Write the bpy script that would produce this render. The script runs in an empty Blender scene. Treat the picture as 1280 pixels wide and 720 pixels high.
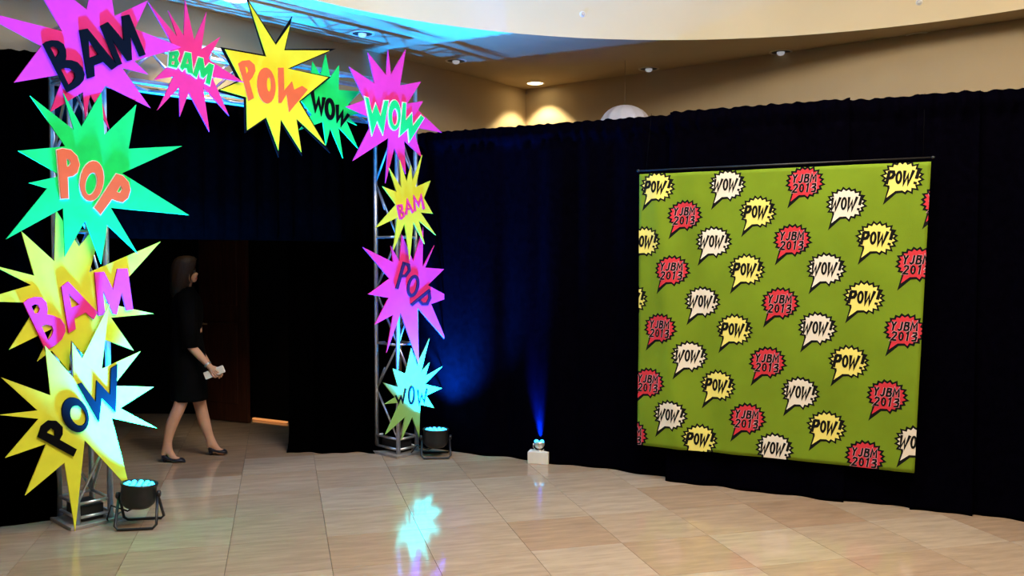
import bpy, bmesh, math, random
from mathutils import Vector, Matrix, noise
from mathutils.geometry import tessellate_polygon

random.seed(7)
sc = bpy.context.scene
COL = sc.collection
PI = math.pi

# ------------------------------------------------------------------ camera
F, CX, CY, HCAM = 1100.0, 640.0, 360.0, 1.75
PITCH = math.atan(42.0 / F)
cam_d = bpy.data.cameras.new('camera')
cam = bpy.data.objects.new('camera', cam_d)
COL.objects.link(cam)
cam.location = (0, 0, HCAM)
cam.rotation_euler = (PI / 2 - PITCH, 0, 0)
cam_d.sensor_fit = 'HORIZONTAL'
cam_d.sensor_width = 36.0
cam_d.lens = F / 1280.0 * 36.0
cam_d.clip_end = 60
sc.camera = cam

# ------------------------------------------------------------------ world, exposure
w = bpy.data.worlds.new('world')
sc.world = w
w.use_nodes = True
w.node_tree.nodes['Background'].inputs[0].default_value = (1.0, 0.85, 0.65, 1)
w.node_tree.nodes['Background'].inputs[1].default_value = 0.02
sc.view_settings.view_transform = 'Standard'
sc.view_settings.look = 'None'
sc.view_settings.gamma = 1.0
sc.view_settings.use_curve_mapping = False
sc.view_settings.exposure = 0.4

# ------------------------------------------------------------------ large lights
SOFFIT = 3.63
DOME_C, DOME_RX, DOME_RY = (1.35, 3.6), 4.0, 4.2
DOME_H = 1.15
def light(name, kind, loc, energy, color, **kw):
    d = bpy.data.lights.new(name, kind)
    d.energy = energy
    d.color = color
    rot = kw.pop('aim', None)
    for k, v in kw.items():
        setattr(d, k, v)
    o = bpy.data.objects.new(name, d)
    COL.objects.link(o)
    o.location = loc
    if rot is not None:
        o.rotation_euler = Vector(rot).to_track_quat('-Z', 'Y').to_euler()
    return o
WARM = (1.0, 0.86, 0.66)
light('dome_light', 'AREA', (DOME_C[0], DOME_C[1], SOFFIT + DOME_H - 0.06), 310, WARM,
      shape='DISK', size=3.6, aim=(0, 0, -1))
for k in range(10):                 # cove lamps around the raised recess
    a_ = 2 * PI * (k + 0.5) / 10
    light('cove_lamp', 'POINT', (DOME_C[0] + 0.74 * DOME_RX * math.cos(a_), DOME_C[1] + 0.74 * DOME_RY * math.sin(a_), SOFFIT + DOME_H - 0.22), 4, WARM,
          shadow_soft_size=0.12)

# ------------------------------------------------------------------ projection helpers (pixel of the 1280x720 photo -> world point)
_fw = Vector((0, math.cos(PITCH), -math.sin(PITCH)))
_up = Vector((0, math.sin(PITCH), math.cos(PITCH)))
_rt = Vector((1, 0, 0))
_c = Vector((0, 0, HCAM))
def ray(px, py):
    return _fw * F + _rt * (px - CX) - _up * (py - CY)
def on_z(px, py, z=0.0):
    r = ray(px, py)
    return _c + r * ((z - HCAM) / r.z)
def on_plane(px, py, p0, n):
    r = ray(px, py)
    return _c + r * ((Vector(p0) - _c).dot(n) / r.dot(n))
def at_y(px, py, Y):
    r = ray(px, py)
    return _c + r * (Y / r.y)

# ------------------------------------------------------------------ materials
MATS = {}
def mat(name, color, rough=0.6, metal=0.0, spec=0.5, vary=0.0, vscale=8.0, bump=0.0, bscale=60.0,
        emit=None, estr=0.0, stretch=(1, 1, 1), sheen=0.0):
    m = bpy.data.materials.new(name)
    m.use_nodes = True
    nt = m.node_tree
    b = nt.nodes['Principled BSDF']
    b.inputs['Base Color'].default_value = (*color, 1)
    b.inputs['Roughness'].default_value = rough
    b.inputs['Metallic'].default_value = metal
    b.inputs['Specular IOR Level'].default_value = spec
    if sheen:
        b.inputs['Sheen Weight'].default_value = sheen
    tc = None
    if vary or bump:
        tc = nt.nodes.new('ShaderNodeTexCoord')
        mp = nt.nodes.new('ShaderNodeMapping')
        mp.inputs['Scale'].default_value = stretch
        nt.links.new(tc.outputs['Object'], mp.inputs['Vector'])
    if vary:
        nz = nt.nodes.new('ShaderNodeTexNoise')
        nz.inputs['Scale'].default_value = vscale
        nz.inputs['Detail'].default_value = 4
        nt.links.new(mp.outputs[0], nz.inputs['Vector'])
        rp = nt.nodes.new('ShaderNodeMapRange')
        rp.inputs[1].default_value = 0.3
        rp.inputs[2].default_value = 0.7
        rp.inputs[3].default_value = 1 - vary
        rp.inputs[4].default_value = 1 + vary
        nt.links.new(nz.outputs[0], rp.inputs[0])
        mx = nt.nodes.new('ShaderNodeVectorMath')
        mx.operation = 'SCALE'
        mx.inputs[0].default_value = color
        nt.links.new(rp.outputs[0], mx.inputs['Scale'])
        nt.links.new(mx.outputs[0], b.inputs['Base Color'])
    if bump:
        n2 = nt.nodes.new('ShaderNodeTexNoise')
        n2.inputs['Scale'].default_value = bscale
        n2.inputs['Detail'].default_value = 3
        nt.links.new(mp.outputs[0], n2.inputs['Vector'])
        bp = nt.nodes.new('ShaderNodeBump')
        bp.inputs['Strength'].default_value = bump
        bp.inputs['Distance'].default_value = 0.01
        nt.links.new(n2.outputs[0], bp.inputs['Height'])
        nt.links.new(bp.outputs[0], b.inputs['Normal'])
    if emit:
        b.inputs['Emission Color'].default_value = (*emit, 1)
        b.inputs['Emission Strength'].default_value = estr
    MATS[name] = m
    return m

mat('paint', (0.48, 0.365, 0.215), 0.85, spec=0.2, vary=0.04, vscale=1.5, bump=0.15, bscale=140)
mat('dome_paint', (0.73, 0.60, 0.375), 0.85, spec=0.2, vary=0.03, vscale=1.5)
mat('mortar', (0.30, 0.235, 0.185), 0.8)
mat('drape', (0.0008, 0.0006, 0.0020), 1.0, spec=0.0, vary=0.25, vscale=20, bump=0.3, bscale=220)
mat('shaded_drape', (0.0004, 0.0003, 0.0004), 1.0, spec=0.0, vary=0.25, vscale=20, bump=0.3, bscale=220)  # same cloth as drape, shade put into a blacker colour
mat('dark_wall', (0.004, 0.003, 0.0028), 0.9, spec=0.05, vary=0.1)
mat('dark_wood', (0.055, 0.016, 0.008), 0.45, spec=0.3, vary=0.35, vscale=6, stretch=(6, 6, 0.5))
mat('brass', (0.75, 0.42, 0.14), 0.35, metal=0.6, vary=0.1)
mat('aluminium', (0.62, 0.62, 0.64), 0.32, metal=0.85, vary=0.12, vscale=25)
mat('steel_plate', (0.34, 0.32, 0.30), 0.5, metal=0.5, vary=0.2, vscale=12)
mat('black_plastic', (0.012, 0.012, 0.014), 0.4, spec=0.4, vary=0.15)
mat('black_metal', (0.010, 0.010, 0.012), 0.4, spec=0.5, bump=0.1)
mat('white_box', (0.74, 0.70, 0.62), 0.6, vary=0.05)
mat('chrome', (0.75, 0.73, 0.72), 0.25, metal=0.7, vary=0.05)
mat('led', (0.1, 0.5, 0.9), 0.2, emit=(0.02, 0.45, 1.0), estr=5)
mat('bulb_lit', (1, 0.9, 0.7), 0.3, emit=(1.0, 0.84, 0.5), estr=9)
mat('strip_glow', (0.6, 0.3, 0.1), 0.5, emit=(1.0, 0.36, 0.10), estr=0.55)  # glow set in the material, stands in for a lit line
mat('bulb_glint', (0.75, 0.75, 0.75), 0.2, spec=0.6, emit=(0.9, 0.92, 1.0), estr=0.22)  # weak emission painted in as the glint on unlit bulbs
mat('trim_ring', (0.70, 0.62, 0.48), 0.5)
mat('baffle', (0.03, 0.024, 0.018), 0.5)
mat('white_ceramic', (0.80, 0.78, 0.72), 0.4)
mat('paper', (0.66, 0.63, 0.68), 0.9, vary=0.04, vscale=12)
mat('wire', (0.35, 0.3, 0.25), 0.5)
# sign boards and letters
mat('pink_board', (0.86, 0.035, 0.24), 0.75, spec=0.15, vary=0.05, vscale=9)
mat('yellow_board', (0.76, 0.76, 0.045), 0.75, spec=0.15, vary=0.06, vscale=9)
mat('gold_board', (0.90, 0.72, 0.02), 0.75, spec=0.15, vary=0.05, vscale=9)
mat('green_board', (0.010, 0.78, 0.14), 0.75, spec=0.15, vary=0.10, vscale=9)
mat('blue_lit_board', (0.27, 0.50, 0.13), 0.75, spec=0.15, vary=0.06, vscale=9)  # yellow board, colour shifted to green to carry the blue light
mat('black_paint', (0.003, 0.003, 0.004), 0.8, spec=0.05)
mat('orange_paint', (0.86, 0.13, 0.03), 0.75, spec=0.15, vary=0.05)
mat('pink_paint', (0.86, 0.04, 0.26), 0.75, spec=0.15, vary=0.05)
mat('green_paint', (0.01, 0.55, 0.09), 0.75, spec=0.15, vary=0.05)
mat('purple_paint', (0.035, 0.006, 0.04), 0.7, spec=0.15)
mat('white_paint', (0.85, 0.84, 0.70), 0.75, spec=0.15)
# banner print
mat('banner_green', (0.165, 0.255, 0.012), 0.8, spec=0.15, vary=0.10, vscale=3, bump=0.15, bscale=300)
mat('print_black', (0.006, 0.006, 0.006), 0.8, spec=0.1)
mat('print_yellow', (0.80, 0.70, 0.17), 0.8, spec=0.1)
mat('print_white', (0.76, 0.68, 0.56), 0.8, spec=0.1)
mat('print_red', (0.58, 0.035, 0.05), 0.8, spec=0.1)
mat('print_lilac', (0.62, 0.33, 0.40), 0.8, spec=0.1)
# person
mat('skin', (0.56, 0.30, 0.19), 0.55, spec=0.3, vary=0.05, vscale=20)
mat('dress', (0.002, 0.002, 0.0022), 0.9, spec=0.05, vary=0.2, bump=0.2)
mat('hair', (0.035, 0.019, 0.009), 0.6, spec=0.2, vary=0.3, vscale=40, stretch=(4, 4, 0.4))
mat('shoe', (0.012, 0.012, 0.022), 0.4, spec=0.4)
mat('clutch', (0.80, 0.76, 0.70), 0.5, vary=0.05)
mat('silver', (0.6, 0.6, 0.62), 0.3, metal=0.8)
mat('eye', (0.06, 0.05, 0.045), 0.7, spec=0.1)
mat('lips', (0.45, 0.10, 0.09), 0.4)

def tile_material():
    m = bpy.data.materials.new('travertine_tile')
    m.use_nodes = True
    nt = m.node_tree
    b = nt.nodes['Principled BSDF']
    oi = nt.nodes.new('ShaderNodeObjectInfo')
    ramp = nt.nodes.new('ShaderNodeValToRGB')
    el = ramp.color_ramp.elements
    el[0].position = 0.0; el[0].color = (0.36, 0.235, 0.150, 1)
    el[1].position = 1.0; el[1].color = (0.45, 0.345, 0.25, 1)
    for p, c in ((0.3, (0.42, 0.315, 0.22, 1)), (0.55, (0.385, 0.26, 0.168, 1)), (0.75, (0.44, 0.335, 0.235, 1))):
        e = el.new(p); e.color = c
    nt.links.new(oi.outputs['Random'], ramp.inputs[0])
    tc = nt.nodes.new('ShaderNodeTexCoord')
    mp = nt.nodes.new('ShaderNodeMapping')
    mp.inputs['Scale'].default_value = (1.6, 9.0, 1)
    add = nt.nodes.new('ShaderNodeVectorMath')
    add.operation = 'ADD'
    sc3 = nt.nodes.new('ShaderNodeVectorMath')
    sc3.operation = 'SCALE'
    sc3.inputs[0].default_value = (37.0, 11.0, 5.0)
    nt.links.new(oi.outputs['Random'], sc3.inputs['Scale'])
    nt.links.new(tc.outputs['Object'], add.inputs[0])
    nt.links.new(sc3.outputs[0], add.inputs[1])
    nt.links.new(add.outputs[0], mp.inputs[0])
    nz = nt.nodes.new('ShaderNodeTexNoise')
    nz.inputs['Scale'].default_value = 2.2
    nz.inputs['Detail'].default_value = 6
    nz.inputs['Roughness'].default_value = 0.62
    nt.links.new(mp.outputs[0], nz.inputs['Vector'])
    mr = nt.nodes.new('ShaderNodeMapRange')
    mr.inputs[1].default_value = 0.3; mr.inputs[2].default_value = 0.72
    mr.inputs[3].default_value = 0.80; mr.inputs[4].default_value = 1.14
    nt.links.new(nz.outputs[0], mr.inputs[0])
    mul = nt.nodes.new('ShaderNodeVectorMath')
    mul.operation = 'SCALE'
    nt.links.new(ramp.outputs[0], mul.inputs[0])
    nt.links.new(mr.outputs[0], mul.inputs['Scale'])
    nt.links.new(mul.outputs[0], b.inputs['Base Color'])
    rr = nt.nodes.new('ShaderNodeMapRange')
    rr.inputs[3].default_value = 0.075; rr.inputs[4].default_value = 0.105
    nt.links.new(nz.outputs[0], rr.inputs[0])
    nt.links.new(rr.outputs[0], b.inputs['Roughness'])
    b.inputs['Specular IOR Level'].default_value = 0.5
    MATS['tile'] = m
tile_material()

# ------------------------------------------------------------------ mesh helpers
class MB:
    """collects world-space geometry for ONE mesh object"""
    def __init__(s):
        s.v, s.f, s.smooth = [], [], []
    def add(s, verts, faces, smooth=False):
        k = len(s.v)
        s.v += [Vector(p) for p in verts]
        s.f += [tuple(i + k for i in f) for f in faces]
        s.smooth += [smooth] * len(faces)
        return s
    def box(s, c, ax, ay, az):
        """centre, three half-axis vectors"""
        c, ax, ay, az = map(Vector, (c, ax, ay, az))
        vs = [c + ax * i + ay * j + az * k for k in (-1, 1) for j in (-1, 1) for i in (-1, 1)]
        return s.add(vs, [(0, 2, 3, 1), (4, 5, 7, 6), (0, 1, 5, 4), (2, 6, 7, 3), (0, 4, 6, 2), (1, 3, 7, 5)])
    def tube(s, pts, r, seg=10, cap=True):
        pts = [Vector(p) for p in pts]
        rs = r if isinstance(r, (list, tuple)) else [r] * len(pts)
        rings, prev = [], None
        for i, p in enumerate(pts):
            t = (pts[min(i + 1, len(pts) - 1)] - pts[max(i - 1, 0)]).normalized()
            if prev is None:
                a = t.orthogonal().normalized()
            else:
                a = (prev - t * prev.dot(t))
                a = a.normalized() if a.length > 1e-6 else t.orthogonal().normalized()
            prev = a
            bb = t.cross(a)
            rings.append([p + (a * math.cos(2 * PI * k / seg) + bb * math.sin(2 * PI * k / seg)) * rs[i] for k in range(seg)])
        return s.loft(rings, cap)
    def loft(s, rings, cap=True, smooth=True, closed=True):
        n = len(rings[0])
        vs = [p for r in rings for p in r]
        fs = []
        for i in range(len(rings) - 1):
            for k in range(n if closed else n - 1):
                k2 = (k + 1) % n
                fs.append((i * n + k, i * n + k2, (i + 1) * n + k2, (i + 1) * n + k))
        s.add(vs, fs, smooth)
        if cap and closed:
            b = len(s.v) - len(vs)
            s.f += [tuple(b + k for k in range(n))[::-1], tuple(b + (len(rings) - 1) * n + k for k in range(n))]
            s.smooth += [False, False]
        return s
    def lathe(s, c, prof, axis=(0, 0, 1), seg=24, cap=True):
        """prof: (radius, height) along axis"""
        ax = Vector(axis).normalized()
        a = ax.orthogonal().normalized()
        bb = ax.cross(a)
        c = Vector(c)
        rings = [[c + ax * h + (a * math.cos(2 * PI * k / seg) + bb * math.sin(2 * PI * k / seg)) * max(r, 1e-4) for k in range(seg)] for r, h in prof]
        return s.loft(rings, cap)
    def prism(s, contours, fr, w0, w1):
        """filled 2-D outline (first outer, others holes) in frame fr=(o,u,v,n), extruded w0..w1"""
        o, u, v, n = fr
        cs = []
        for i, c in enumerate(contours):
            area = sum(c[k][0] * c[(k + 1) % len(c)][1] - c[(k + 1) % len(c)][0] * c[k][1] for k in range(len(c)))
            want = (i == 0)
            cs.append(list(c) if (area > 0) == want else list(c)[::-1])
        flat = [p for c in cs for p in c]
        tris = tessellate_polygon([[Vector((p[0], p[1], 0)) for p in c] for c in cs])
        N = len(flat)
        vs = [o + u * p[0] + v * p[1] + n * w1 for p in flat] + [o + u * p[0] + v * p[1] + n * w0 for p in flat]
        fs = []
        for t in tris:
            a, b_, c_ = t
            A = (flat[b_][0] - flat[a][0]) * (flat[c_][1] - flat[a][1]) - (flat[c_][0] - flat[a][0]) * (flat[b_][1] - flat[a][1])
            if A < 0:
                a, b_ = b_, a
            fs.append((a, b_, c_))
            fs.append((b_ + N, a + N, c_ + N))
        k = 0
        for c in cs:
            L = len(c)
            for i in range(L):
                j = (i + 1) % L
                fs.append((k + i, k + i + N, k + j + N, k + j))
            k += L
        return s.add(vs, fs)
    def build(s, name, m, parent=None, origin=None):
        """origin: world point the mesh is stored about; a child is stored about its parent's world origin"""
        if parent is not None:
            origin = Vector(parent['_o'])
        o0 = Vector(origin) if origin is not None else Vector((0, 0, 0))
        me = bpy.data.meshes.new(name)
        me.from_pydata([p - o0 for p in s.v], [], s.f)
        me.polygons.foreach_set('use_smooth', s.smooth)
        me.materials.append(MATS[m])
        me.update()
        ob = bpy.data.objects.new(name, me)
        COL.objects.link(ob)
        ob['_o'] = list(o0)
        if parent is not None:
            ob.parent = parent
        else:
            ob.location = o0
        return ob

def empty(name, loc):
    o = bpy.data.objects.new(name, None)
    o.empty_display_size = 0.1
    COL.objects.link(o)
    o.location = loc
    o['_o'] = list(loc)
    return o
def tag(o, label=None, cat=None, group=None, kind=None):
    if label: o['label'] = label
    if cat: o['category'] = cat
    if group: o['group'] = group
    if kind: o['kind'] = kind
    return o
def bevel(o, wd, seg=2):
    m = o.modifiers.new('bevel', 'BEVEL')
    m.width = wd
    m.segments = seg
    m.limit_method = 'ANGLE'
    return o
Z3 = Vector((0, 0, 1))
def ell(cx, cy, rx, ry, tilt=0, n=22):
    t = math.radians(tilt)
    out = []
    for k in range(n):
        a = 2 * PI * k / n
        x, y = rx * math.cos(a), ry * math.sin(a)
        out.append((cx + x * math.cos(t) - y * math.sin(t), cy + x * math.sin(t) + y * math.cos(t)))
    return out
def stroke(pts, wd):
    """outline of a polyline of constant width with mitred joins"""
    P = [Vector(p) for p in pts]
    L, R = [], []
    n = len(P)
    for i in range(n):
        d0 = (P[i] - P[i - 1]).normalized() if i else None
        d1 = (P[i + 1] - P[i]).normalized() if i < n - 1 else None
        if d0 is None: d0 = d1
        if d1 is None: d1 = d0
        n0, n1 = Vector((-d0.y, d0.x)), Vector((-d1.y, d1.x))
        m = (n0 + n1)
        if m.length < 0.3:
            m = n0
            k = 1.0
        else:
            m.normalize()
            k = 1.0 / max(m.dot(n0), 0.45)
        L.append(P[i] + m * wd / 2 * k)
        R.append(P[i] - m * wd / 2 * k)
    return [(p.x, p.y) for p in L] + [(p.x, p.y) for p in reversed(R)]
def smooth_loop(pts, it=1):
    """rounds a hand-traced contour (Chaikin)"""
    for _ in range(it):
        q = []
        for i in range(len(pts)):
            a, b = pts[i], pts[(i + 1) % len(pts)]
            q.append((a[0] * .78 + b[0] * .22, a[1] * .78 + b[1] * .22))
            q.append((a[0] * .22 + b[0] * .78, a[1] * .22 + b[1] * .78))
        pts = q
    return pts

# ------------------------------------------------------------------ the room shell
DA = Vector((0.61, 0.792, 0)).normalized()         # along the left wall (away from camera)
DB = Vector((DA.y, -DA.x, 0))                      # along the back wall (to the right)
CORNER = on_z(657, 112, SOFFIT); CORNER.z = 0
def wpt(a, b, z=0.0):                              # a metres towards the camera along the left wall, b along the back wall
    return CORNER - DA * a + DB * b + Z3 * z

# arch frame
ARCH_A = Vector((0.64, 0.768, 0)).normalized()
ARCH_N = Vector((ARCH_A.y, -ARCH_A.x, 0))          # towards the hall
F1 = on_z(97, 659.5)                               # near leg, front post
F2 = on_z(498, 571.0)                              # far leg, front post
ARCH_A = (F2 - F1).normalized()
ARCH_N = Vector((ARCH_A.y, -ARCH_A.x, 0))
AR_LEN = (F2 - F1).length

# floor: slab + separate tiles
fl = MB()
fl.box((0.5, 3.5, -0.06), (9, 0, 0), (0, 11, 0), (0, 0, 0.045))
floor = tag(fl.build('floor', 'mortar'), 'polished pinkish beige stone tile floor', None, None, 'structure')
if 'category' in floor: del floor['category']
TS = 0.575
tdir = Vector((-0.254, 0.967, 0)).normalized()
tdx = Vector((tdir.y, -tdir.x, 0))
tm = MB()
g, bev = 0.0010, 0.0004
hw = TS / 2 - g
ring = lambda h, z: [(-h, -h, z), (h, -h, z), (h, h, z), (-h, h, z)]
vs = ring(hw, -0.0155) + ring(hw, -0.002) + ring(hw - bev, 0.0)
fs = [(8, 9, 10, 11)]
for lev in (0, 4):
    for k in range(4):
        fs.append((lev + k, lev + (k + 1) % 4, lev + 4 + (k + 1) % 4, lev + 4 + k))
tm.add(vs, fs)
tile0 = tm.build('tile', 'tile', floor)
tile_me = tile0.data
T0 = on_z(656, 680)
rotz = math.atan2(tdx.y, tdx.x)
cand = []
for i in range(-22, 22):
    for j in range(-12, 22):
        c = T0 + tdx * (TS * (i + 0.5)) + tdir * (TS * (j + 0.27))
        if c.y < -1.5: continue
        rel = (c - _c)
        px = 640 + F * c.x / max(c.y, 0.3)
        py = 318 + F * HCAM / max(c.y, 0.3)
        if c.y > 3.6 and -90 < px < 1370 and py < 860 and c.y < 10.2:
            if (c - CORNER).dot(DA) > 0.1: continue
            cand.append((py, c))
        elif -1.2 < c.y and abs(c.x - 0.6) < 5.5 and c.y < 9.5:
            cand.append((-1, c))
cand.sort(key=lambda t: -t[0])
near = [c for p, c in cand if p > 0][:300]
rest = [c for p, c in cand if p <= 0] + [c for p, c in cand if p > 0][300:]
first = True
for c in near:
    o = tile0 if first else tile0.copy()
    if not first: COL.objects.link(o)
    first = False
    o.parent = floor
    o.location = Vector(c) - Vector(floor['_o'])
    o.location.z = random.uniform(-0.0004, 0.0004)
    o.rotation_euler = (0, 0, rotz + random.choice((0, PI)))
if rest:
    rm = MB()
    R = Matrix.Rotation(rotz, 3, 'Z')
    for c in rest:
        rm.add([R @ Vector(p) + Vector((c.x, c.y, 0)) for p in vs], fs)
    tag(rm.build('far_tiles', 'tile', floor), kind='stuff')

# ceiling: soffit with an oval opening, fascia ring and raised ceiling
def oval(rx, ry, n=96):
    return [(DOME_C[0] + rx * math.cos(2 * PI * k / n), DOME_C[1] + ry * math.sin(2 * PI * k / n)) for k in range(n)]
WF = (Vector((0, 0, SOFFIT)), Vector((1, 0, 0)), Vector((0, 1, 0)), Vector((0, 0, 1)))
cl = MB()
ext = [(-9.0, -5.5), (9.5, -5.5), (9.5, 14.0), (-9.0, 14.0)]
cl.prism([ext, oval(DOME_RX, DOME_RY)], WF, 0.0, 0.10)
ceiling = tag(cl.build('ceiling', 'paint'), 'tan soffit with a raised oval recess', None, None, 'structure')
fa = MB()
ri = oval(DOME_RX - 0.006, DOME_RY - 0.006)
fa.loft([[Vector((x, y, SOFFIT + h)) for x, y in ri] for h in (-0.002, 0.35, 0.75, DOME_H)], cap=False)
fa.build('fascia', 'dome_paint', ceiling)
uc = MB()
uc.prism([oval(DOME_RX + 0.1, DOME_RY + 0.1)], WF, DOME_H, DOME_H + 0.06)
uc.build('raised_ceiling', 'dome_paint', ceiling)

def wall_slab(name, p, q, z0, z1, th, m, nrm, label):
    b = MB()
    p, q = Vector(p), Vector(q)
    mid = (p + q) / 2 - Vector(nrm) * th / 2
    b.box((mid.x, mid.y, (z0 + z1) / 2), (q - p) / 2, Vector(nrm) * th / 2, (0, 0, (z1 - z0) / 2))
    return tag(b.build(name, m), label, None, None, 'structure')
wall_slab('wall_back', wpt(0, 0), wpt(0, 11), 0, SOFFIT, 0.15, 'paint', -DA, 'tan back wall above the black drapes')
# left wall, with the doorway behind the arch
aL = (CORNER - F1).dot(DA)          # distances along the wall of the arch legs
aR = (CORNER - F2).dot(DA)
lw = MB()
def lwbox(a0, a1, z0, z1):
    mid = (wpt(a0, 0) + wpt(a1, 0)) / 2 - DB * 0.09
    lw.box((mid.x, mid.y, (z0 + z1) / 2), DA * (a0 - a1) / 2, DB * 0.09, (0, 0, (z1 - z0) / 2))
aJ = 2.35
lwbox(-0.15, aJ, 0, SOFFIT)
lwbox(aJ, aL + 0.05, 2.95, SOFFIT)
lwbox(aL + 0.05, 13, 0, SOFFIT)
tag(lw.build('wall_left', 'paint'), 'tan left wall above the truss arch', None, None, 'structure')
wall_slab('wall_right', (7.6, 7, 0), (7.6, -5, 0), 0, SOFFIT, 0.15, 'paint', Vector((-1, 0, 0)), 'tan wall on the right, out of view')
wall_slab('wall_front', (-8, -5, 0), (8, -5, 0), 0, SOFFIT, 0.15, 'paint', Vector((0, 1, 0)), 'tan wall behind the viewer')

# dark passage behind the doorway
PB0, PB1 = Vector((-5.2, 9.62, 0)), Vector((-0.9, 9.62, 0))
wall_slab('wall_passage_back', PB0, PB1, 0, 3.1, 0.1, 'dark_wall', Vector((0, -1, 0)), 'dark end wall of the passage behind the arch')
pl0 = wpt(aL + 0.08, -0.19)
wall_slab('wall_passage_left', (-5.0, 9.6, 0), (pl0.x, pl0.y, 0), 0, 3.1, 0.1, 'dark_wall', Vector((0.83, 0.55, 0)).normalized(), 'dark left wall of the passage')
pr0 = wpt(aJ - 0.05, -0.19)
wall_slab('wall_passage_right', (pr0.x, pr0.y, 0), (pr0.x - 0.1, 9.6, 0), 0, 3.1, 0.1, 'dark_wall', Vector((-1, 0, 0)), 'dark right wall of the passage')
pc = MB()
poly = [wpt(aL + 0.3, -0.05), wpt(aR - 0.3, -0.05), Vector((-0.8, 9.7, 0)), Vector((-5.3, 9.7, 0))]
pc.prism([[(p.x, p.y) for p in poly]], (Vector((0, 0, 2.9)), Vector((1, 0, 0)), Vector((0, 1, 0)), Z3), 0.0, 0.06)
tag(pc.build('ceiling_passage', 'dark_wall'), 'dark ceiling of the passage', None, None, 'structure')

# a wooden door leaf standing open in the passage
dl, dr = at_y(250, 318, 9.35), at_y(309, 318, 9.05)
d0, d1 = Vector((dl.x, 9.35, 0)), Vector((dr.x, 9.05, 0))
dd = (d1 - d0).normalized(); dn = Vector((dd.y, -dd.x, 0))
door = MB()
door.box((d0 + d1) / 2 + Z3 * 1.2, (d1 - d0) / 2, dn * 0.022, (0, 0, 1.19))
door_o = tag(bevel(door.build('door_1', 'dark_wood'), 0.004), 'dark reddish wooden door leaf in the shadowy passage', None, None, 'structure')
for zc, hh in ((0.62, 0.42), (1.72, 0.5)):
    pnl = MB()
    pnl.box((d0 + d1) / 2 + Z3 * zc + dn * 0.024, (d1 - d0) / 2 * 0.62, dn * 0.008, (0, 0, hh))
    bevel(pnl.build('door_panel', 'dark_wood', door_o), 0.006)
dh = MB()
hp = d0 + dd * 0.07 + dn * 0.03 + Z3 * 1.02
dh.tube([hp, hp + dn * 0.04, hp + dn * 0.045 + dd * 0.09], 0.009)
dh.build('door_handle', 'brass', door_o)
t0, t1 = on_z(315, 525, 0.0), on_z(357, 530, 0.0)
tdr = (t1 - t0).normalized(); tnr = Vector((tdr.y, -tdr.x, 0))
d2 = MB()  # added dark door, put in to go with the glowing strip
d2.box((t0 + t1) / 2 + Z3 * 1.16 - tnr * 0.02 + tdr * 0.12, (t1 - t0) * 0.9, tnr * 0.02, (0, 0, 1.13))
tag(bevel(d2.build('added_door', 'dark_wall'), 0.003), 'dark door added in the passage above the glowing strip', None, None, 'structure')
th = MB()  # strip glows by itself, in place of light on the floor line
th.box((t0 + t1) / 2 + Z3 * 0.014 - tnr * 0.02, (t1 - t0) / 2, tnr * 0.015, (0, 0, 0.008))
tag(th.build('glow_strip', 'strip_glow'), 'thin orange strip made to glow below the added dark door', None, None, 'structure')

# ------------------------------------------------------------------ recessed downlights
def downlight(px, py, lit, label):
    p = on_z(px, py, SOFFIT)
    r = empty('recessed_downlight', p)
    a = MB()
    a.lathe(p, [(0.084, 0.004), (0.084, -0.002), (0.092, -0.007), (0.104, -0.005), (0.110, 0.003)], cap=False)
    a.build('trim_ring', 'trim_ring', r)
    a = MB()
    a.lathe(p, [(0.0, -0.0015), (0.084, -0.0015)], cap=False)
    a.build('baffle', 'bulb_lit' if lit else 'baffle', r)
    if not lit:
        a = MB()
        a.lathe(p, [(0.036, -0.002), (0.034, -0.018), (0.022, -0.030), (0.0, -0.034)], cap=False)
        a.build('bulb', 'bulb_glint', r)
    tag(r, label, 'downlight', 'recessed soffit downlights')
    if lit:
        s = light('downlight_lamp', 'SPOT', p - Z3 * 0.02, lit, (1.0, 0.84, 0.52), spot_size=math.radians(102), spot_blend=0.3, shadow_soft_size=0.05, aim=(0, 0, -1))
    return r
downlight(669, 104, 60, 'lit round recessed downlight in the soffit near the wall corner')
downlight(570, 76, 0, 'unlit recessed downlight just left of the lit one')
downlight(453, 42, 0, 'unlit recessed downlight in blue light above the pink WOW starburst')
downlight(294, -1, 60, 'lit recessed downlight at the top edge above the yellow POW starburst')
downlight(811, 86, 0, 'unlit recessed downlight above the white lantern')
downlight(976, 65, 0, 'middle unlit recessed downlight over the banner')
downlight(1148, 44, 0, 'rightmost unlit recessed downlight in the soffit')
def sprinkler(px, py, label):
    # on the fascia: march along the ray until the oval is crossed
    r = ray(px, py).normalized()
    t = 2.0
    while True:
        q = _c + r * t
        e = ((q.x - DOME_C[0]) / DOME_RX) ** 2 + ((q.y - DOME_C[1]) / DOME_RY) ** 2
        if (e > 1 and q.y > DOME_C[1]) or t > 14: break
        t += 0.004
    n = Vector((-(q.x - DOME_C[0]) / DOME_RX ** 2, -(q.y - DOME_C[1]) / DOME_RY ** 2, 0)).normalized()
    a = MB()
    a.lathe(q, [(0.034, -0.004), (0.034, 0.004), (0.024, 0.010), (0.014, 0.012)], axis=n)
    o = a.build('sprinkler_head', 'white_ceramic', origin=q)
    b = MB()
    b.lathe(q, [(0.013, 0.010), (0.010, 0.022), (0.016, 0.024), (0.016, 0.027)], axis=n)
    b.build('nozzle', 'steel_plate', o)
    tag(o, label, 'sprinkler', 'sprinklers on the recess fascia')
sprinkler(728, 18, 'small round sprinkler head on cream recess above the lit downlight')
sprinkler(1149, 3, 'small round sprinkler head at top right edge of cream recess')

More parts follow.
